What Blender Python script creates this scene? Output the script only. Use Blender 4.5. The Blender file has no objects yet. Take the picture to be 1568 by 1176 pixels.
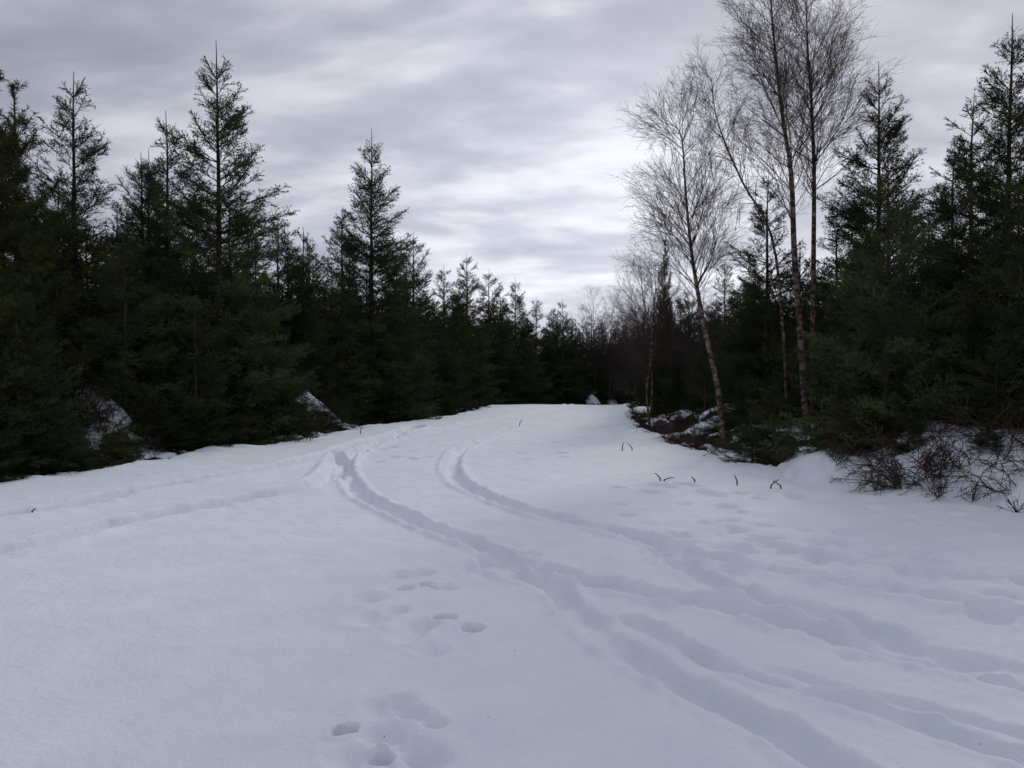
import bpy, math, random
import numpy as np
from mathutils import Vector

# ------------------------------------------------------------------ helpers
rs = np.random.RandomState(7)
TAB = rs.rand(8, 256, 256)

def vnoise(x, y, k=0):
    xi = np.floor(x).astype(np.int64); yi = np.floor(y).astype(np.int64)
    fx = x - xi; fy = y - yi
    fx = fx*fx*(3-2*fx); fy = fy*fy*(3-2*fy)
    T = TAB[k]
    a = T[xi & 255, yi & 255]; b = T[(xi+1) & 255, yi & 255]
    c = T[xi & 255, (yi+1) & 255]; d = T[(xi+1) & 255, (yi+1) & 255]
    return (a*(1-fx)+b*fx)*(1-fy) + (c*(1-fx)+d*fx)*fy

def fbm(x, y, k=0, o=4):
    s = 0; a = 0.5; t = 0
    for i in range(o):
        s = s + a*vnoise(x*2**i+13.7*i, y*2**i+5.1*i, (k+i) % 8); t += a; a *= 0.5
    return s/t*2-1          # about -1..1

def sstep(a, b, x):
    t = np.clip((x-a)/(b-a), 0, 1)
    return t*t*(3-2*t)

def norm(v):
    return v/np.maximum(np.linalg.norm(v, axis=-1, keepdims=True), 1e-9)

# ------------------------------------------------------------------ terrain
LY = [-60, 0, 9, 12.3, 13.9, 16.6, 18, 20.6, 24, 27, 31.8, 37, 39, 42, 45, 48, 60]
LX = [-9, -8.4, -8.0, -7.3, -6.4, -6.2, -5.5, -4.5, -4.0, -2.7, -1.3, -1.0, -0.8, 2, 7, 14, 60]
RY = [-60, 0, 8, 9.6, 11, 12.3, 13.7, 16.6, 18.8, 25.4, 37, 40.7, 41.5, 43, 46, 60]
RX = [9, 8.0, 6.6, 5.7, 4.5, 4.2, 4.1, 3.8, 3.2, 3.5, 4.9, 5.3, 7, 14, 40, 140]
def XL(y): return np.interp(y, LY, LX)
def XR(y): return np.interp(y, RY, RX)

TRACKS = [  # (points, half width, depth, evenness)
 ([(2.3,36),(-.48,27),(-2.43,20),(-2.83,16),(-2.6,13.7),(-2.01,11.4),(-1.31,9.6),(-.58,8.37),(-.285,7.85),(.084,7.08),(.465,6.55),(.81,6.2),(1.45,5.65),(1.87,5.08),(2.53,4.36),(3.6,3.4),(5,2)], .105, .115, .8),
 ([(-.18,7.2),(.03,6.65),(.306,6.26),(.435,5.54),(.58,5.02),(.787,4.5),(.984,4.08),(1.23,3.57),(1.7,2.7),(2.4,1.6)], .09, .085, 1),
 ([(.753,5.47),(1.04,4.75),(1.447,4.19),(1.76,3.86),(2.04,3.51),(2.8,2.7),(4,1.7)], .075, .07, 1),
 ([(3.0,34.8),(.284,24),(-.853,18),(-.98,14.2),(-.668,11.9),(-.143,10.2),(.449,9.19),(1.09,8.37),(1.33,7.94),(1.55,7.32),(1.877,6.92),(2.43,6.35),(3.215,5.54),(4.5,4.5),(6.5,3)], .11, .115, .8),
 ([(1.30,7.45),(1.435,6.55),(1.65,5.92),(1.84,5.7),(2.04,5.47),(2.24,4.9),(2.67,4.55),(3.8,3.7),(5.6,2.4)], .11, .09, 1),
 ([(-7.6,6.3),(-5.38,9.27),(-4.74,10.96),(-3.79,13.3),(-3.25,16.6),(-2.42,22.7)], .17, .20, .3),
 ([(-6.4,4.5),(-4.33,7.45),(-4.0,8.8),(-3.23,10.5),(-2.61,12),(-2.95,15.4)], .16, .17, .3),
 ([(2.2,7.9),(2.75,7.1),(3.6,6.4),(5.2,5.6)], .10, .07, 1),
 ([(.9,5.0),(1.3,4.55),(1.8,4.1),(2.5,3.5),(3.6,2.6)], .06, .035, 1),
]
def catmull(p, n=4):
    p = np.array(p, float); P = np.vstack([2*p[0]-p[1], p, 2*p[-1]-p[-2]]); out = []
    for i in range(1, len(P)-2):
        for j in range(n):
            t = j/n
            out.append(.5*((2*P[i])+(-P[i-1]+P[i+1])*t+(2*P[i-1]-5*P[i]+4*P[i+1]-P[i+2])*t*t+(-P[i-1]+3*P[i]-3*P[i+1]+P[i+2])*t**3))
    out.append(p[-1]); return np.array(out)

HOLES = [(-.74,3.86,.045,.22),(-.53,3.56,.045,.17),(-.55,3.8,.08,.065),(-.42,3.68,.08,.07),(-.6,4.12,.09,.055),(-.46,4.05,.06,.065),(-.36,3.95,.05,.06),(-.66,3.6,.08,.05),(-.56,3.7,.035,.06),(-.35,3.6,.08,.06),(-.5,4.2,.05,.05),
 (-.42,5.5,.058,.23),(-.235,5.27,.052,.18),(-.58,5.33,.10,.065),(-.76,6.26,.048,.16),(-.61,6.35,.055,.17),(-.85,6.7,.09,.065),(-.7,6.8,.08,.07),(-.5,6.35,.08,.065),
 (-.3,7.0,.09,.055),(-.62,5.15,.09,.055),(-.45,4.9,.07,.05),(-1.0,6.0,.1,.05),(-.9,5.5,.1,.045),(-.75,5.7,.07,.05),
 (3.05,6.6,.10,.12),(2.75,7.05,.10,.12),(2.5,7.5,.10,.11),(2.35,8.1,.10,.11),(3.0,5.5,.11,.16),(3.35,6.0,.10,.13),(2.2,8.5,.10,.10),(2.0,9.0,.10,.10),
 (2.65,6.3,.10,.11),(3.3,6.8,.10,.11),(3.7,6.3,.10,.11),(3.1,7.4,.10,.10),(2.8,7.8,.10,.10),(3.45,7.5,.10,.10)]
r2 = random.Random(5)
for i in range(64):
    HOLES.append((r2.uniform(1.2,4.8), r2.uniform(6.4,12), r2.uniform(.07,.12), r2.uniform(.05,.11)))
for i in range(7):
    HOLES.append((r2.uniform(-.2,.9), r2.uniform(13,19), .10, .05))
for i in range(9):
    HOLES.append((-2.0+r2.uniform(-.5,.5), 13.5+r2.uniform(0,6), .11, .05))
for i in range(8):       # churned snow where the ruts cross
    HOLES.append((r2.uniform(-.3,.35), r2.uniform(6.7,8.0), r2.uniform(.05,.09), r2.uniform(.03,.05)))
# (x, y, radius, height, raggedness) snow lying over old brash on the verge
MOUNDS = [(-7.8,16.7,.8,.95,.9),(-8.6,17.3,.7,.85,.9),(-5.55,23.3,.8,.85,.9),(4.5,20.3,.5,.3,.3),(5.2,22,.6,.3,.3),(4.6,12.9,.7,.35,.3),(5.6,12.2,.8,.4,.3),(6.7,11.8,.8,.4,.3),(7.8,11.4,.8,.35,.3),(.55,49.5,.5,.5,.4),(4.2,45.5,.4,.5,.4),(5.2,14.2,.7,.3,.3)]

def ground(x, y, detail=False):
    x = np.asarray(x, float); y = np.asarray(y, float)
    inside = np.minimum(x-XL(y), XR(y)-x)
    left = (x-XL(y)) < (XR(y)-x)
    rag = .40*fbm(x*.8, y*.8, 1, 3)+.22*fbm(x*4, y*4, 2, 3)
    s = inside+rag
    m = sstep(-.04, .16, s)
    base = np.interp(y, [-100,35,36.5,38,40,42,45,48,52,60,100,400,900], [0,0,-.02,-.08,-.26,-.5,-.7,-.6,-.2,.4,2,6,6])
    zr = .05*fbm(x*.5, y*.5, 3, 3)+.012*fbm(x*2.5, y*2.5, 4, 3) + .06*sstep(1.0, 0, s)*fbm(x*1.7, y*1.7, 5, 2)
    o = np.maximum(-s, 0)
    zo = -.16+.14*fbm(x*1.2, y*1.2, 4, 4)+np.where(left, .55*sstep(1.5, 6, o), .42*sstep(.4, 2.2, o))
    pt = fbm(x*.9+40, y*.9, 6, 4)+.25*fbm(x*5, y*5, 3, 2)
    pr = pt+.35*sstep(13, 11.8, y)
    patch = np.where(left, sstep(.26, .34, pt), sstep(-.16, -.06, pr)*(y < 16)+sstep(-.05, .05, pt)*(y >= 16)*(y < 24)+sstep(.2, .3, pt)*(y >= 24)*(y < 44))
    for (mx, my, mr, mh, rg_) in MOUNDS:
        q = np.exp(-(((x-mx)/mr)**2+((y-my)/mr)**2))
        q *= (1-m)
        zo = zo+mh*q*(1+.3*fbm(x*3, y*3, 7, 3))
        patch = np.maximum(patch, sstep(.36, .44, q+rg_*fbm(x*4.5, y*4.5, 2, 3)*(q > .05)))
    z = zo*(1-m)+zr*m + .10*patch*(1-m)+base
    snow = np.maximum(m, patch)
    if detail:
        sel = np.where((m > .3) & (y > .5) & (y < 45) & (np.abs(x) < 12))[0]
        X = x[sel]; Y = y[sel]; dz = np.zeros(len(sel))
        wob = .022*fbm(X*5, Y*5, 1, 3)
        modn = fbm(X*3, Y*3, 5, 2)
        for pts, w, dep, ev in TRACKS:
            mod = .85+.55*ev*modn
            c = catmull(pts); prof = np.full(len(sel), 9.0)
            for a, b in zip(c[:-1], c[1:]):
                lo = np.minimum(a, b)-.6; hi = np.maximum(a, b)+.6
                k = np.where((X > lo[0]) & (X < hi[0]) & (Y > lo[1]) & (Y < hi[1]))[0]
                if len(k) == 0: continue
                px = X[k]-a[0]; py = Y[k]-a[1]; e = b-a
                t = np.clip((px*e[0]+py*e[1])/(e@e), 0, 1)
                d = np.hypot(px-t*e[0], py-t*e[1])
                prof[k] = np.minimum(prof[k], d)
            d = np.abs(prof+wob)
            lump = (.4+1.1*np.clip(fbm(X*6, Y*6, 2, 3)+.3, 0, 1))*ev+.9*(1-ev)
            dz += -dep*mod*np.exp(-(d/w)**5) + .36*dep*lump*np.exp(-((d-w*1.6)/(w*.5))**2)
        for (hx, hy, r, dep) in HOLES:
            k = np.where((np.abs(X-hx) < .5) & (np.abs(Y-hy) < .5))[0]
            if len(k) == 0: continue
            d = np.hypot(X[k]-hx, (Y[k]-hy)*.85)+.02*fbm(X[k]*14, Y[k]*14, 3, 2)
            dz[k] += -dep*np.exp(-(np.abs(d)/r)**(4 if dep > .14 else 2.5)) + .16*min(dep, .08)*np.exp(-((d-r*1.7)/(r*.5))**2)
        ch = np.exp(-((X-2.4)/1.7)**2-((Y-7.6)/2.2)**2)+.6*np.exp(-((X-.4)/.5)**2-((Y-7)/.8)**2)+.5*np.exp(-((X-2.4)/1.2)**2-((Y-4.6)/1)**2)
        dz += .045*ch*fbm(X*5, Y*5, 6, 3)
        z[sel] += dz
        z += .007*fbm(x*9, y*9, 0, 3)*(y < 14)
    return z, snow
def gz(x, y): return float(ground(np.array([x]), np.array([y]))[0][0])

# ------------------------------------------------------------------ node helpers
def new_mat(name):
    m = bpy.data.materials.new(name); m.use_nodes = True
    nt = m.node_tree; b = nt.nodes['Principled BSDF']; return m, nt, b
def N(nt, t, **kw):
    n = nt.nodes.new(t)
    for k, v in kw.items(): setattr(n, k, v)
    return n
def noise(nt, scale, detail=4, vec=None, rough=.5):
    n = N(nt, 'ShaderNodeTexNoise'); n.inputs['Scale'].default_value = scale
    n.inputs['Detail'].default_value = detail; n.inputs['Roughness'].default_value = rough
    if vec: nt.links.new(vec, n.inputs['Vector'])
    return n
def ramp(nt, fac, stops):
    r = N(nt, 'ShaderNodeValToRGB'); e = r.color_ramp.elements
    while len(e) < len(stops): e.new(.5)
    for i, (p, c) in enumerate(stops): e[i].position = p; e[i].color = (*c, 1)
    nt.links.new(fac, r.inputs[0]); return r

def mat_ground():
    m, nt, b = new_mat('snow_and_forest_floor'); L = nt.links.new
    geo = N(nt, 'ShaderNodeNewGeometry'); at = N(nt, 'ShaderNodeAttribute', attribute_name='snow')
    n1 = noise(nt, 14, 3, geo.outputs['Position'])
    n2 = noise(nt, 2.2, 3, geo.outputs['Position'])
    snowc = ramp(nt, n2.outputs['Fac'], [(.3, (.79, .835, .915)), (.7, (.86, .895, .95))])
    flo = ramp(nt, n1.outputs['Fac'], [(.3, (.010, .008, .006)), (.55, (.022, .018, .012)), (.75, (.04, .032, .020))])
    ad = N(nt, 'ShaderNodeMath', operation='MULTIPLY_ADD'); L(n1.outputs['Fac'], ad.inputs[0]); ad.inputs[1].default_value = .7
    L(at.outputs['Fac'], ad.inputs[2])
    mr = N(nt, 'ShaderNodeMapRange'); L(ad.outputs[0], mr.inputs[0]); mr.inputs[1].default_value = .78; mr.inputs[2].default_value = .9
    mx = N(nt, 'ShaderNodeMix', data_type='RGBA'); L(mr.outputs[0], mx.inputs[0]); L(flo.outputs[0], mx.inputs[6]); L(snowc.outputs[0], mx.inputs[7])
    n3 = noise(nt, 38, 1, geo.outputs['Position'])
    mr2 = N(nt, 'ShaderNodeMapRange'); L(n3.outputs[0], mr2.inputs[0]); mr2.inputs[1].default_value = .80; mr2.inputs[2].default_value = .82; mr2.inputs[4].default_value = .8
    mx2 = N(nt, 'ShaderNodeMix', data_type='RGBA'); L(mr2.outputs[0], mx2.inputs[0]); L(mx.outputs[2], mx2.inputs[6]); mx2.inputs[7].default_value = (.06, .04, .025, 1)
    L(mx2.outputs[2], b.inputs['Base Color'])
    b.inputs['Roughness'].default_value = .75; b.inputs['Specular IOR Level'].default_value = .2
    nb = noise(nt, 26, 6, geo.outputs['Position'], .72)
    b1 = N(nt, 'ShaderNodeBump'); b1.inputs['Distance'].default_value = .025; b1.inputs['Strength'].default_value = .7; L(nb.outputs['Fac'], b1.inputs['Height'])
    L(b1.outputs[0], b.inputs['Normal'])
    return m
def mat_needles(name, c0, c1, c2):
    m, nt, b = new_mat(name); L = nt.links.new
    geo = N(nt, 'ShaderNodeNewGeometry'); oi = N(nt, 'ShaderNodeObjectInfo')
    n = noise(nt, 1.6, 1, geo.outputs['Position'])
    ad = N(nt, 'ShaderNodeMath', operation='MULTIPLY_ADD'); L(oi.outputs['Random'], ad.inputs[0]); ad.inputs[1].default_value = .28; L(n.outputs['Fac'], ad.inputs[2])
    r = ramp(nt, ad.outputs[0], [(.38, c0), (.62, c1), (.88, c2)])
    L(r.outputs[0], b.inputs['Base Color']); b.inputs['Roughness'].default_value = .8
    b.inputs['Specular IOR Level'].default_value = .08
    return m
def mat_bark(name, stops, scale=9, stretch=(1, 1, .3)):
    m, nt, b = new_mat(name); L = nt.links.new
    tc = N(nt, 'ShaderNodeTexCoord'); mp = N(nt, 'ShaderNodeMapping'); mp.inputs['Scale'].default_value = stretch
    L(tc.outputs['Object'], mp.inputs[0]); n = noise(nt, scale, 2, mp.outputs[0], .6)
    r = ramp(nt, n.outputs['Fac'], stops); L(r.outputs[0], b.inputs['Base Color']); b.inputs['Roughness'].default_value = .85
    b.inputs['Specular IOR Level'].default_value = .10
    return m
M_GROUND = mat_ground()
M_NEED = mat_needles('spruce_needles', (.018, .034, .015), (.038, .060, .024), (.080, .100, .034))
M_PINE = mat_needles('pine_needles', (.022, .034, .012), (.042, .055, .016), (.078, .085, .024))
M_BARK = mat_bark('spruce_bark', [(.35, (.025, .018, .014)), (.65, (.07, .052, .042))])
M_TWIG = mat_bark('birch_twigs', [(.35, (.030, .023, .022)), (.65, (.075, .058, .054))])
M_LIMB = mat_bark('birch_limbs', [(.35, (.03, .023, .021)), (.65, (.09, .07, .065))])
M_BIRCH = mat_bark('birch_bark', [(.40, (.03, .022, .018)), (.47, (.08, .053, .040)), (.60, (.18, .135, .115)), (.8, (.30, .26, .24))], 5, (1.5, 1.5, 2.4))
M_RED = mat_bark('reddish_twigs', [(.35, (.035, .024, .020)), (.65, (.080, .055, .046))])
M_HEATH = mat_needles('heather_stems', (.016, .013, .008), (.034, .027, .015), (.070, .055, .028))
M_DRY = mat_bark('dead_stems', [(.3, (.05, .035, .02)), (.7, (.15, .11, .07))])

# ------------------------------------------------------------------ mesh assembly
def mk_mesh(name, parts, mats, smooth_idx=()):
    V = []; loops = []; starts = []; mi = []; sm = []; vo = 0; lo = 0
    for v, f, m in parts:
        if len(f) == 0: continue
        V.append(v); loops.append((f+vo).ravel()); n, k = f.shape
        starts.append(lo+np.arange(n)*k); lo += n*k; vo += len(v); mi.append(np.full(n, m)); sm.append(np.full(n, m in smooth_idx))
    V = np.concatenate(V).astype(np.float32); loops = np.concatenate(loops).astype(np.int32); starts = np.concatenate(starts).astype(np.int32)
    me = bpy.data.meshes.new(name)
    me.vertices.add(len(V)); me.vertices.foreach_set('co', V.ravel())
    me.loops.add(len(loops)); me.loops.foreach_set('vertex_index', loops)
    me.polygons.add(len(starts)); me.polygons.foreach_set('loop_start', starts)
    for m in mats: me.materials.append(m)
    me.polygons.foreach_set('material_index', np.concatenate(mi).astype(np.int32))
    me.polygons.foreach_set('use_smooth', np.concatenate(sm))
    me.update(calc_edges=True)
    return me
def basis(t):
    ref = np.zeros_like(t); ref[:, 2] = 1; v = np.abs(t[:, 2]) > .9; ref[v] = (1, 0, 0)
    s = norm(np.cross(t, ref)); return s, np.cross(s, t)
def prisms(p0, p1, r0, r1, mat):
    t = norm(p1-p0); s, u = basis(t); n = len(p0); vs = []
    for P, R in ((p0, r0), (p1, r1)):
        for k in range(3):
            a = 2*math.pi*k/3; vs.append(P+(s*math.cos(a)+u*math.sin(a))*R[:, None])
    v = np.stack(vs, 1).reshape(-1, 3); b = (np.arange(n)*6)[:, None]
    f = np.concatenate([b+np.array([[k, (k+1) % 3, 3+(k+1) % 3, 3+k]]) for k in range(3)])
    return v, f, mat
def tube(path, rad, sides, mat):
    path = np.asarray(path, float); t = norm(np.gradient(path, axis=0))
    s = norm(np.cross(t, np.tile([[0., 1., 0.]], (len(t), 1)))); u = np.cross(s, t)
    a = np.arange(sides)*2*math.pi/sides
    v = (path[:, None]+(s[:, None]*np.cos(a)[None, :, None]+u[:, None]*np.sin(a)[None, :, None])*np.asarray(rad)[:, None, None]).reshape(-1, 3)
    f = []
    for i in range(len(path)-1):
        for k in range(sides):
            f.append((i*sides+k, i*sides+(k+1) % sides, (i+1)*sides+(k+1) % sides, (i+1)*sides+k))
    return v, np.array(f), mat
def plen(P): return np.linalg.norm(np.diff(P, axis=1), axis=2).sum(1)
def grow(P, pidx, s, ang, phi, length, K, bend, jit, rg):
    Kp = P.shape[1]; q = s*(Kp-1); i = np.minimum(q.astype(int), Kp-2); f = (q-i)[:, None]
    a = P[pidx, i]; b = P[pidx, i+1]; pos = a*(1-f)+b*f; t = norm(b-a); sd, up = basis(t)
    d = norm(np.cos(ang)[:, None]*t+np.sin(ang)[:, None]*(np.cos(phi)[:, None]*sd+np.sin(phi)[:, None]*up))
    out = [pos]; st = (length/(K-1))[:, None]
    bend = np.broadcast_to(np.asarray(bend, float), (len(pidx),))
    for k in range(K-1):
        out.append(out[-1]+d*st); d = d+rg.normal(0, jit, d.shape); d[:, 2] += bend; d = norm(d)
    return np.stack(out, 1)
def spawn(lens, dens, rg, s0, s1):
    n = rg.poisson(np.maximum(lens*dens, 0)); pidx = np.repeat(np.arange(len(lens)), n)
    return pidx, rg.uniform(s0, s1, len(pidx))
def wood(P, r0, r1, mat):
    K = P.shape[1]; r0 = np.broadcast_to(r0, (len(P),)); r1 = np.broadcast_to(r1, (len(P),)); A = []; B = []; RA = []; RB = []
    for k in range(K-1):
        A.append(P[:, k]); B.append(P[:, k+1]); RA.append(r0+(r1-r0)*k/(K-1)); RB.append(r0+(r1-r0)*(k+1)/(K-1))
    return prisms(np.concatenate(A), np.concatenate(B), np.concatenate(RA), np.concatenate(RB), mat)
def needles(P, dens, ln, wd, mat, rg, fwd=.7, k0=0):
    A = P[:, k0:-1].reshape(-1, 3); B = P[:, k0+1:].reshape(-1, 3); L = np.linalg.norm(B-A, axis=1)
    n = rg.poisson(L*dens); i = np.repeat(np.arange(len(A)), n); f = rg.rand(len(i))[:, None]
    t = norm(B-A)[i]; s, u = basis(t); ph = rg.uniform(0, 2*math.pi, len(i))[:, None]
    r = s*np.cos(ph)+u*np.sin(ph); d = norm(t*fwd+r); p = A[i]*(1-f)+B[i]*f
    w = norm(np.cross(d, rg.normal(0, 1, d.shape)))*wd/2; l = (ln*rg.uniform(.7, 1.2, len(i)))[:, None]
    v = np.stack([p-w, p+w, p+d*l], 1).reshape(-1, 3); return v, np.arange(len(i)*3).reshape(-1, 3), mat

def spruce(seed, H, R, lod=1.0, open_top=1.0, pine=False, leader=.55, full=1.0):
    """lod<1: fewer, larger needles for trees deep in the forest"""
    rg = np.random.RandomState(seed); k = 14
    z = np.linspace(0, H, k); wob = np.cumsum(rg.normal(0, .012, (k, 2)), 0); path = np.column_stack([wob, z-.15])
    rad = (.010*H+.010)*(1-z/H)**.9+.006
    T = path[None]; zs = []; zc = H-leader*open_top
    while zc > .15:
        t = (H-zc)/H
        for _ in range(rg.randint(4, 6) if t < .4 else rg.randint(5, 8)): zs.append(zc+rg.normal(0, .025))
        sp = (.44-.20*min(1, t*1.8))*rg.uniform(.8, 1.2)
        for _ in range(rg.poisson(.2+3.2*t)): zs.append(zc-rg.uniform(.1, .9)*sp)
        zc -= sp
    zs = np.clip(np.array(zs), .12, H*.985); t = (H-zs)/H; n = len(zs)
    L = np.maximum(R*t**.66*np.clip(rg.normal(.95, .17, n), .5, 1.4), .22)
    low = t > .85; L[low] *= .85
    el = np.radians(np.interp(t, [0, .1, .3, .6, 1], [60, 48, 32, 10, -8])+rg.normal(0, 7, n))
    if pine: el += math.radians(14)
    B = grow(T, np.zeros(n, int), zs/H, math.pi/2-el, rg.uniform(0, 2*math.pi, n), L, 7, np.interp(t, [0, .3, 1], [.09, .07, .035])+(.08 if pine else 0), .05, rg)
    lb = plen(B); parts = [tube(path, rad, 8, 0), wood(B, .004+.008*L, .003, 0)]
    td = 9 if pine else 15*full*lod**.3
    pi, s = spawn(lb, td, rg, .1, 1); s = s**.85
    tl = L[pi]*(1-s)*.42*rg.uniform(.6, 1.25, len(pi))+.12
    tl = np.minimum(tl, .6); ph = np.where(rg.rand(len(pi)) < .5, 0, math.pi)+rg.normal(0, .45, len(pi))
    Tw = grow(B, pi, s, rg.uniform(.6, 1.0, len(pi)), ph, tl, 4, (.14 if pine else .02), .06, rg)
    if lod >= .9: parts.append(wood(Tw[:, ::3], .0035, .002, 0))
    lt = plen(Tw); pj, s2 = spawn(np.where(lt > .16, lt, 0), (5 if pine else 10*lod**.3), rg, .15, 1)
    sl = lt[pj]*(1-s2)*.4+.07*rg.uniform(.7, 1.4, len(pj)); ph = np.where(rg.rand(len(pj)) < .5, 0, math.pi)+rg.normal(0, .6, len(pj))
    S = grow(Tw, pj, s2, rg.uniform(.6, 1.0, len(pj)), ph, sl, 3, (.15 if pine else .02), .05, rg)
    if pine:
        for q in (Tw, S): parts.append(needles(q, 150, .085, .011, 1, rg, .45))
        parts.append(needles(B, 170, .09, .011, 1, rg, .5, 3))
        parts.append(needles(T[:, -2:], 260, .09, .010, 1, rg, .5))
    else:
        sc_ = lod**-.4
        for q in (Tw, S): parts.append(needles(q, 66*lod**.7, .036*sc_, .014*sc_, 1, rg, .6))
        parts.append(needles(B, 80*lod**.7, .038*sc_, .014*sc_, 1, rg, .6, 2))
        parts.append(needles(T[:, -2:], 80, .028, .008, 1, rg, .9))
    return mk_mesh('conifer_mesh_%d' % seed, parts, [M_BARK, M_PINE if pine else M_NEED], (0,))

def birch(seed, path, r0, nb=48, spread=.30, s_lo=.30, mats=None, twigden=1.0, lenmin=.35, thin=1.0):
    rg = np.random.RandomState(seed); path = catmull(np.array(path, float), 4); H = path[-1, 2]
    s = np.linspace(0, 1, len(path)); T = path[None]
    parts = [tube(path, r0*(1-s)**.9+.005, 9, 0)]
    sb = s_lo+(1-s_lo)*rg.rand(nb)**.85*.98
    L = spread*H*(1-sb)**.5*rg.uniform(.45, 1.1, nb)+lenmin
    B = grow(T, np.zeros(nb, int), sb, rg.uniform(.5, 1.0, nb), rg.uniform(0, 2*math.pi, nb), L, 8, .06, .08, rg)
    parts.append(wood(B, .003+.0055*L, .002, 2))
    p2, s2 = spawn(plen(B), 8*twigden, rg, .12, 1); l2 = L[p2]*(1-s2)*.4+rg.uniform(.2, .5, len(p2))
    C = grow(B, p2, s2, rg.uniform(.3, .8, len(p2)), rg.uniform(0, 6.28, len(p2)), l2, 6, .02, .09, rg)
    parts.append(wood(C, .0034*thin, .0017*thin, 1))
    p3, s3 = spawn(plen(C), 9*twigden, rg, .15, 1); l3 = rg.uniform(.15, .42, len(p3))
    D = grow(C, p3, s3, rg.uniform(.3, .9, len(p3)), rg.uniform(0, 6.28, len(p3)), l3, 4, -.02, .09, rg)
    parts.append(wood(D, .0021*thin, .0013*thin, 1))
    p4, s4 = spawn(plen(D), 5*twigden, rg, .2, 1); l4 = rg.uniform(.06, .2, len(p4))
    E = grow(D, p4, s4, rg.uniform(.3, .9, len(p4)), rg.uniform(0, 6.28, len(p4)), l4, 3, -.02, .08, rg)
    parts.append(wood(E, .0016*thin, .0012*thin, 1))
    return mk_mesh('birch_mesh_%d' % seed, parts, mats or [M_BIRCH, M_TWIG, M_LIMB], (0,))

def put(name, me, x, y, h=None, h0=None, rot=0, parent=None, zoff=0, wide=1.0):
    o = bpy.data.objects.new(name, me); bpy.context.scene.collection.objects.link(o)
    o.location = (x, y, gz(x, y)-.05+zoff); s = 1 if h is None else h/h0
    o.scale = (s*wide, s*wide, s); o.rotation_euler = (0, 0, rot)
    if parent: o.parent = parent
    return o

# ------------------------------------------------------------------ ground sheet
fine = np.radians(np.arange(-35, 35.01, .12)); coarse = np.radians(np.arange(35, 325, 3.0)[1:])
ang = np.concatenate([fine, coarse]); na = len(ang)
rad = [.3, .6, .9, 1.2, 1.5]
while rad[-1] < 62: rad.append(rad[-1]*1.0044)
while rad[-1] < 950: rad.append(rad[-1]*1.06)
rad = np.array(rad); nr = len(rad)
A, Rr = np.meshgrid(ang, rad); X = (Rr*np.sin(A)).ravel(); Y = (Rr*np.cos(A)).ravel()
Z, S = ground(X, Y, True)
V = np.column_stack([X, Y, Z]); V = np.vstack([V, [0, 0, gz(0, 0)]]); S = np.append(S, 1)
i = np.arange(nr-1)[:, None]; j = np.arange(na)[None]; j2 = (j+1) % na
F = np.stack([i*na+j, (i+1)*na+j, (i+1)*na+j2, i*na+j2], -1).reshape(-1, 4)[:, ::-1]
jj = np.arange(na); F3 = np.stack([np.full(na, nr*na), jj, (jj+1) % na], 1)[:, ::-1]
me = bpy.data.meshes.new('snowy_ground')
nq = len(F); loops = np.concatenate([F.ravel(), F3.ravel()]).astype(np.int32)
me.vertices.add(len(V)); me.vertices.foreach_set('co', V.astype(np.float32).ravel())
me.loops.add(len(loops)); me.loops.foreach_set('vertex_index', loops)
me.polygons.add(nq+na); me.polygons.foreach_set('loop_start', np.concatenate([np.arange(nq)*4, nq*4+np.arange(na)*3]).astype(np.int32))
me.polygons.foreach_set('use_smooth', np.ones(nq+na, bool))
at = me.attributes.new('snow', 'FLOAT', 'POINT'); at.data.foreach_set('value', S.astype(np.float32))
me.materials.append(M_GROUND); me.update(calc_edges=True)
g = bpy.data.objects.new('snowy_ground', me); bpy.context.scene.collection.objects.link(g)

# ------------------------------------------------------------------ conifers
SP = [(spruce(11, 9, 2.3, 1, 1.2, leader=.7, full=1.3), 9), (spruce(12, 8, 2.2, 1, 1.1, full=1.3), 8), (spruce(13, 7, 2.1, 1, full=1.2), 7),
      (spruce(14, 5, 1.8, 1, .8), 5), (spruce(15, 5, 2.0, 1, .7), 5), (spruce(16, 4.5, 1.6, 1, .8), 4.5)]
FAR = [(spruce(51, 6, 1.9, .35), 6), (spruce(52, 5, 1.8, .35, .8), 5), (spruce(53, 5, 1.6, .35, .9), 5)]
PN = [(spruce(21, 6.5, 1.9, 1, .4, True), 6.5), (spruce(22, 5, 1.6, 1, .4, True), 5)]
R = random.Random(3)
def sp(x, y, H, k=None, kind=SP, name='spruce_tree', parent=None, wide=1.0):
    m, h0 = kind[k if k is not None else R.randrange(len(kind))]
    return put(name, m, x, y, H, h0, R.uniform(0, 6.28), parent, 0, wide)
def spt(x, y, top, k=None, kind=SP, name='spruce_tree', wide=1.0):   # height given as the level of the top
    return sp(x, y, top-gz(x, y), k, kind, name, None, wide)

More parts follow.
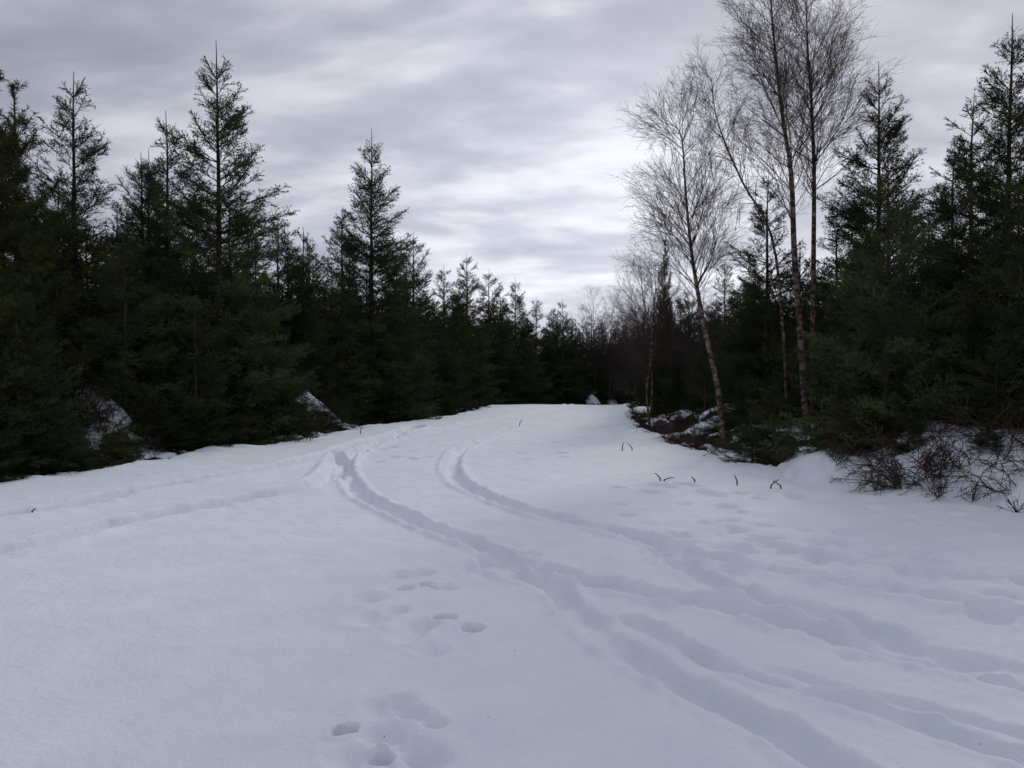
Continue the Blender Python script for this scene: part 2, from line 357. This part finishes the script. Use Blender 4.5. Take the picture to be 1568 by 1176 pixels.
spt(-9.1, 15.4, 6.9, 0, PN, 'pine_tree'); spt(-8.5, 13.6, 4.6, 1, PN, 'pine_tree'); spt(-9.8, 17.4, 7.4, 1, PN, 'pine_tree')
for (x, y, H, k) in [(-9.5,19.3,8.2,1),(-6.4,19.4,8.9,0),(-8.6,22,8.1,1),(-10.1,24,7.6,2),(-9.4,23,7.4,0),(-6.6,25,6.1,2),(-6.7,26.5,6.1,2),
    (-6.6,28.5,6.1,1),(-5.75,30,7.2,1),(-4.25,27,9.0,0),(-3.4,31,6.5,2),(-3.9,33,6.2,1),(-2.7,35,5.8,2),(-1.85,37,6.5,1),(-2.3,38.5,5.8,0),
    (-1.0,40,6.2,2),(-.55,43,5.8,1),(.2,44,6.2,0),(-4.6,35,6.5,0),(1.2,45,5.3,2),(2.2,46.5,4.9,1),(3.3,48,4.5,2),(-8.2,25.5,6.8,2),(-11.5,20,7.4,1)]:
    spt(x, y, H, k)
y = 11.2
while y < 43:
    x = float(XL(y))-1.25-R.uniform(0, .5)
    gap = (14.4 < y < 16.8) or (21.4 < y < 23.8)
    if not gap: sp(x, y, R.uniform(3.3, 4.3), R.choice([3, 4, 5]))
    y += R.uniform(1.1, 1.6)
for (x, y, H) in [(-9.6,12.2,4.6),(-10.3,13.6,5.2),(-7.2,18.8,4.3),(-6.9,21.2,4.6),(-8.9,18.6,4.8),(-5.2,25.4,4.8),(-6.3,17.6,3.2)]:
    sp(x, y, H, R.choice([2, 3, 4]))
# low bushy spruces filling the foot of the verge
for (x, y, H, k) in [(-6.7,15.1,.8,5),(-7.3,14.9,.7,3),(-7.0,15.8,.75,4),(-7.7,15.3,.8,5),(-4.95,22.2,.75,5),(-5.4,22.3,.65,3),(-8.3,15.4,.8,4),(-6.5,14.4,.9,4),(-4.7,22.8,1.0,4),
    (-6.6,16.4,1.2,3),(-5.9,22.5,.8,4),(-5.0,21.4,1.0,3),(-6.9,13.6,1.2,4),(-7.6,12.4,1.4,5),(-8.3,11.5,1.2,4),(-8.6,10.4,1.4,3),(-6.2,17.4,1.1,5),(-5.6,18.6,1.1,4),(-5.1,20.2,1.2,3),(-4.8,24.3,1.0,4),(-3.8,26.0,1.2,5)]:
    sp(x, y, H, k, wide=1.7)
# right side
spt(5.5, 12.9, 4.9, 4, wide=.9)
spt(5.2, 30, 6.0, 0, PN, 'pine_tree', wide=.5)
for (x, y, H, k) in [(5.9,20.5,6.3,1),(7.35,20,5.5,2),(7.9,19,8.3,0),(8.8,17,7.0,1),(9.0,16,8.1,0),(8.4,14.2,5.6,2),(7.7,15.5,5.6,1),
    (6.3,26,4.9,2),(6.6,24,4.7,1),(7.4,13.0,4.6,3),(8.3,12.2,5.0,4),(6.7,16,4.6,4),(6.2,17.8,3.8,3),(7.4,17.5,5.0,4),
    (6.9,14.6,4.4,5),(9.6,13.2,6.5,0),(7.6,11.6,4.6,4),(5.6,24.3,3.6,5),(6.2,21.5,4.4,4),(5.6,28,3.9,3),(6.2,31,4.4,4),(6.6,34.5,4.6,2),(6.6,12.8,3.0,5),(7.0,12.1,3.4,3)]:
    spt(x, y, H, k)
for (x, y, H, k) in [(4.0,14.6,1.3,5),(4.45,14.9,.9,3),(5.0,16.8,1.3,4),(4.6,19.5,1.2,3),(6.9,11.2,1.1,3),(7.3,10.7,1.2,4),(6.5,11.8,1.3,5),(5.9,12.6,1.2,4),(5.1,13.6,1.2,3),(4.9,18.3,1.3,4),(5.35,11.9,.7,4),(6.1,11.3,.6,3)]:
    sp(x, y, H, k, wide=1.4)

def empty(n):
    e = bpy.data.objects.new(n, None); bpy.context.scene.collection.objects.link(e); return e
fo = empty('distant_spruce_forest')
cnt = 0
def far(x, y, H):
    global cnt; cnt += 1
    o = sp(x, y, H, None, FAR, parent=fo); o.name = 'forest_spruce_%d' % cnt
for y0 in np.arange(9, 46, 2.1):
    for k in range(4):
        yy = y0+R.uniform(-.6, .6)
        x = float(XL(yy))-3.1-k*2.1-R.uniform(0, 1.0)
        if abs(x+8) < 1.4 and abs(yy-15.8) < 1.7: continue
        far(x, yy, R.uniform(4.2, 5.6) if yy < 24 else R.uniform(4.6, 6.0))
        if k < 3:
            x = float(min(XR(yy), 8))+3.2+k*2.0+R.uniform(0, 1.0)
            far(x, yy, R.uniform(3.6, 4.6) if yy > 18 else R.uniform(4.2, 5.4))
for y0 in np.arange(46.5, 58, 2.2):
    for x0 in np.arange(-9, 18, 1.6):
        x = x0+R.uniform(-.5, .5); yy = y0+R.uniform(-.8, .8)
        if y0 < 49 and abs(x-.5) < .6: continue
        far(x, yy, R.uniform(3.6, 5.0)+(0.6 if x < 0 else 0))

# ------------------------------------------------------------------ birches and bare thicket
b1 = birch(31, [(0,0,-.1),(-.13,0,1.3),(-.39,.05,2.5),(-.54,.05,3.3),(-.67,0,4.05),(-.78,0,5.1),(-.86,0,6.2),(-1.0,0,6.5)], .058, 64, .30, .36)
b2 = birch(32, [(0,0,-.1),(-.14,0,1.9),(-.27,0,3.4),(-.33,.05,5.0),(-.5,.1,6.2),(-.7,.1,8.0),(-.75,.1,9.1)], .074, 68, .25, .38)
b3 = birch(33, [(0,0,-.1),(.05,.1,1.6),(.05,.1,3.2),(.05,.1,5.0),(0,.1,6.2),(-.1,.1,7.6),(-.15,.1,9.0)], .064, 64, .25, .40)
b4 = birch(34, [(0,0,-.1),(-.1,0,2.0),(-.35,0,3.9),(-.95,0,5.0),(-1.45,0,6.2),(-1.6,0,7.2)], .032, 30, .16, .5)
put('birch_tree', b1, 4.2, 17.4); put('birch_tree', b2, 5.7, 17.0); put('birch_tree', b3, 5.95, 17.5); put('birch_tree', b4, 5.6, 17.9)
b5 = birch(35, [(0,0,-.1),(-.1,0,1.2),(.05,0,2.4),(-.2,0,3.6),(-.3,0,4.6)], .035, 34, .3, .25, [M_BIRCH, M_RED, M_RED])
put('birch_tree', b5, 3.85, 24.5); put('birch_tree', b5, 4.4, 28, rot=2.0)
th = birch(36, [(0,0,-.1),(.1,0,1.5),(0,.1,3.0),(.15,.1,4.6)], .03, 40, .3, .12, [M_RED, M_TWIG, M_RED], thin=1.1)
for (x, y, s, r) in [(5.3,33,.9,0),(5.6,36,.95,1),(5.5,39,1.0,2),(6.0,42,1.15,3),(4.9,31,.8,4),(5.0,45.5,1.15,5),(4.3,45.5,1.1,1.5),(5.9,46,1.2,2.5),(3.6,46,.95,.7),(5.5,27,.8,.3),(4.9,22.5,.7,.9)]:
    put('bare_birch_thicket', th, x, y, 4.6*s, 4.6, r)

# low bare shrubs on the right bank
def shrub(seed, n=14, L=.7):
    rg = np.random.RandomState(seed); T = np.array([[[-.25, 0, 0], [.25, .05, .03]]], float)
    l = rg.uniform(.3, 1, n)*L
    B = grow(T, np.zeros(n, int), rg.rand(n), rg.uniform(.3, 1.5, n), rg.uniform(0, 6.28, n), l, 6, .05, .25, rg)
    B[:, :, 2] = np.abs(B[:, :, 2])
    parts = [wood(B, .008, .004, 0)]
    p, s = spawn(plen(B), 11, rg, .2, 1); C = grow(B, p, s, rg.uniform(.4, 1.2, len(p)), rg.uniform(0, 6.28, len(p)), rg.uniform(.1, .35, len(p)), 4, .02, .2, rg)
    parts.append(wood(C, .0045, .003, 0))
    p, s = spawn(plen(C), 11, rg, .2, 1); D = grow(C, p, s, rg.uniform(.4, 1.2, len(p)), rg.uniform(0, 6.28, len(p)), rg.uniform(.05, .15, len(p)), 3, .02, .2, rg)
    parts.append(wood(D, .003, .002, 0))
    return mk_mesh('shrub_%d' % seed, parts, [M_RED])
shs = [shrub(41), shrub(42, 12, .9), shrub(43, 18, .55)]
for (x, y, s) in [(5.0,11.7,1.0),(5.6,11.2,1.1),(6.1,11.0,1.0),(6.6,10.6,1.1),(4.6,12.3,.8),(5.9,12.1,1.0),(3.6,17.2,.9),(3.9,16.4,.8),(3.5,19,.9),(3.7,21,1),(-5.9,18.6,.9),(4.4,15.2,.9),(5.2,10.8,.7),(7.0,10.9,1.2),(4.2,13.6,.7),(6.4,11.8,1.1),(5.3,12.3,1.1),(4.9,12.9,1.0),(6.9,11.6,1.1),
    (5.3,11.4,1.0),(5.9,10.6,.9),(6.3,11.4,1.2),(4.1,18.6,1),(4.2,19.6,1),(4.4,16.6,1),(4.7,13.6,1),(7.3,10.3,1.1),(5.0,11.2,.9),(4.9,11.4,1.0),(5.2,11.1,1.0),
    (-7.0,15.2,1.2),(-7.4,15.4,1.3),(-7.9,15.8,1.5),(-7.6,16.2,1.5),(-8.2,16.4,1.4),(-7.1,16.4,1.3),(-5.0,22.4,1.3),(-5.4,22.7,1.4),(-5.7,23.0,1.3),(-5.1,23.1,1.2)]:
    put('bare_shrub', R.choice(shs), x, y, s, 1, R.uniform(0, 6.28))

# heather / dead grass fringe (one object)
rg = np.random.RandomState(77)
pts = []
for yy in np.arange(8, 42, .11):
    for side in (0, 1):
        for _ in range(2):
            y1 = yy+rg.uniform(-.1, .1)
            x1 = XL(y1)-rg.uniform(-.05, 1.9) if side == 0 else XR(y1)+rg.uniform(-.05, 2.2)
            pts.append((x1, y1))
pts = np.array(pts); z, s = ground(pts[:, 0], pts[:, 1]); ok = (s < .6) | (rg.rand(len(s)) < .12); pts = pts[ok]; z = z[ok]
roots = np.column_stack([pts, z-.03]); n = len(roots); k = 18
T = np.stack([roots, roots+[0, 0, .05]], 1)
pid = np.repeat(np.arange(n), k); l = rg.uniform(.10, .34, len(pid))
Bh = grow(T, pid, rg.rand(len(pid)), rg.uniform(.1, 1.2, len(pid)), rg.uniform(0, 6.28, len(pid)), l, 4, -.05, .12, rg)
p, s = spawn(plen(Bh), 8, rg, .3, 1); Ch = grow(Bh, p, s, rg.uniform(.4, .9, len(p)), rg.uniform(0, 6.28, len(p)), rg.uniform(.04, .1, len(p)), 2, .02, .1, rg)
hm = mk_mesh('heather_undergrowth', [wood(Bh, .004, .002, 0), wood(Ch, .004, .002, 0)], [M_HEATH])
o = bpy.data.objects.new('heather_undergrowth', hm); bpy.context.scene.collection.objects.link(o)

# dead stems poking through the snow
def stems(name, x, y, spec):
    parts = []
    for (dx, lean, h) in spec:
        parts.append(tube([(dx, 0, -.08), (dx+lean*.2, 0, h*.4), (dx+lean*.8, .02, h*.8), (dx+lean*1.3, .01, h)], [.011, .010, .007, .004], 6, 0))
    put(name, mk_mesh(name, parts, [M_DRY], (0,)), x, y, zoff=.05)
stems('dead_stem', 2.05, 12.1, [(0,-.07,.11),(.02,.13,.05)])
stems('dead_stem', 2.5, 12.0, [(0,-.04,.07)])
stems('dead_stem', 3.05, 11.9, [(0,-.03,.14)])
stems('dead_stem', 3.4, 11.6, [(0,.10,.12),(.16,-.09,.10)])
stems('dead_stem', 2.05, 16.4, [(0,.03,.16),(.2,-.08,.14)])
stems('dead_stem', -3.6, 20.9, [(0,.04,.2)])
stems('dead_stem', -5.3, 9.7, [(0,.03,.04)])
stems('dead_stem', .2, 24.0, [(0,.08,.08)])

# ------------------------------------------------------------------ sky and light
SUN_EL = math.radians(27); SUN_AZ = math.radians(20)      # azimuth clockwise from +Y
sc = bpy.context.scene
w = bpy.data.worlds.new('World'); sc.world = w; w.use_nodes = True; nt = w.node_tree; nt.nodes.clear(); L = nt.links.new
out = N(nt, 'ShaderNodeOutputWorld'); bg1 = N(nt, 'ShaderNodeBackground'); bg2 = N(nt, 'ShaderNodeBackground'); mixs = N(nt, 'ShaderNodeMixShader')
sky = N(nt, 'ShaderNodeTexSky', sky_type='NISHITA'); sky.sun_disc = False; sky.sun_elevation = SUN_EL; sky.sun_rotation = SUN_AZ
L(sky.outputs[0], bg1.inputs[0]); bg1.inputs[1].default_value = .08
tc = N(nt, 'ShaderNodeTexCoord'); sx = N(nt, 'ShaderNodeSeparateXYZ'); L(tc.outputs['Generated'], sx.inputs[0])
def M(op, a, b=None, c=None):
    n = N(nt, 'ShaderNodeMath', operation=op)
    for i, v in enumerate((a, b, c)):
        if v is None: continue
        if isinstance(v, (int, float)): n.inputs[i].default_value = v
        else: L(v, n.inputs[i])
    return n.outputs[0]
zc = M('ADD', M('MAXIMUM', sx.outputs[2], 0), .26)
cx = N(nt, 'ShaderNodeCombineXYZ'); L(M('DIVIDE', sx.outputs[0], zc), cx.inputs[0]); L(M('DIVIDE', sx.outputs[1], zc), cx.inputs[1])
mp = N(nt, 'ShaderNodeMapping'); mp.inputs['Rotation'].default_value = (0, 0, math.radians(36)); mp.inputs['Scale'].default_value = (1.3, 2.2, 1); mp.inputs['Location'].default_value = (5.4, 2.6, 0)
L(cx.outputs[0], mp.inputs[0])
c1 = noise(nt, 1.15, 4, mp.outputs[0], .5); c1.inputs['Distortion'].default_value = .4
c2 = noise(nt, 4.0, 3, mp.outputs[0], .5)
cl = M('ADD', M('MULTIPLY', c1.outputs[0], .74), M('MULTIPLY', c2.outputs[0], .26))
mr = N(nt, 'ShaderNodeMapRange'); mr.interpolation_type = 'SMOOTHSTEP'; L(cl, mr.inputs[0]); mr.inputs[1].default_value = .34; mr.inputs[2].default_value = .66
col = ramp(nt, mr.outputs[0], [(0, (.33, .345, .42)), (.5, (.45, .465, .54)), (1, (.65, .665, .725))])
# veiled sun brightens the cloud around it, haze brightens the horizon
sd = Vector((math.sin(SUN_AZ)*math.cos(math.radians(8))*.4, math.cos(SUN_AZ)*math.cos(math.radians(8)), math.sin(math.radians(8)))).normalized()
dp = N(nt, 'ShaderNodeVectorMath', operation='DOT_PRODUCT'); L(tc.outputs['Generated'], dp.inputs[0]); dp.inputs[1].default_value = sd
glow = M('POWER', M('MAXIMUM', dp.outputs['Value'], 0), 12)
hz = M('POWER', M('SUBTRACT', 1, M('MAXIMUM', sx.outputs[2], 0)), 6)
st = M('ADD', M('ADD', M('MULTIPLY', glow, .56), M('MULTIPLY', hz, .32)), .87)
zen = M('MULTIPLY', M('POWER', M('MAXIMUM', sx.outputs[2], 0), 2), .18)
L(col.outputs[0], bg2.inputs[0]); L(M('ADD', st, zen), bg2.inputs[1])
mixs.inputs[0].default_value = .94; L(bg1.outputs[0], mixs.inputs[1]); L(bg2.outputs[0], mixs.inputs[2]); L(mixs.outputs[0], out.inputs[0])
sun = bpy.data.lights.new('sun', 'SUN'); sun.energy = 1.05; sun.angle = math.radians(10); sun.color = (1, .97, .93)
so = bpy.data.objects.new('sun', sun); sc.collection.objects.link(so)
sdir = Vector((math.sin(SUN_AZ)*math.cos(SUN_EL), math.cos(SUN_AZ)*math.cos(SUN_EL), math.sin(SUN_EL)))
so.rotation_euler = sdir.to_track_quat('Z', 'Y').to_euler()

# ------------------------------------------------------------------ camera
cam = bpy.data.cameras.new('camera'); co = bpy.data.objects.new('camera', cam); sc.collection.objects.link(co)
cam.lens = 31; cam.sensor_width = 36; cam.clip_end = 3000; cam.clip_start = .05
co.location = (0, 0, 1.6); co.rotation_euler = (math.radians(90-1.19), 0, 0)
sc.camera = co
sc.view_settings.view_transform = 'Standard'; sc.view_settings.look = 'None'; sc.view_settings.exposure = 0
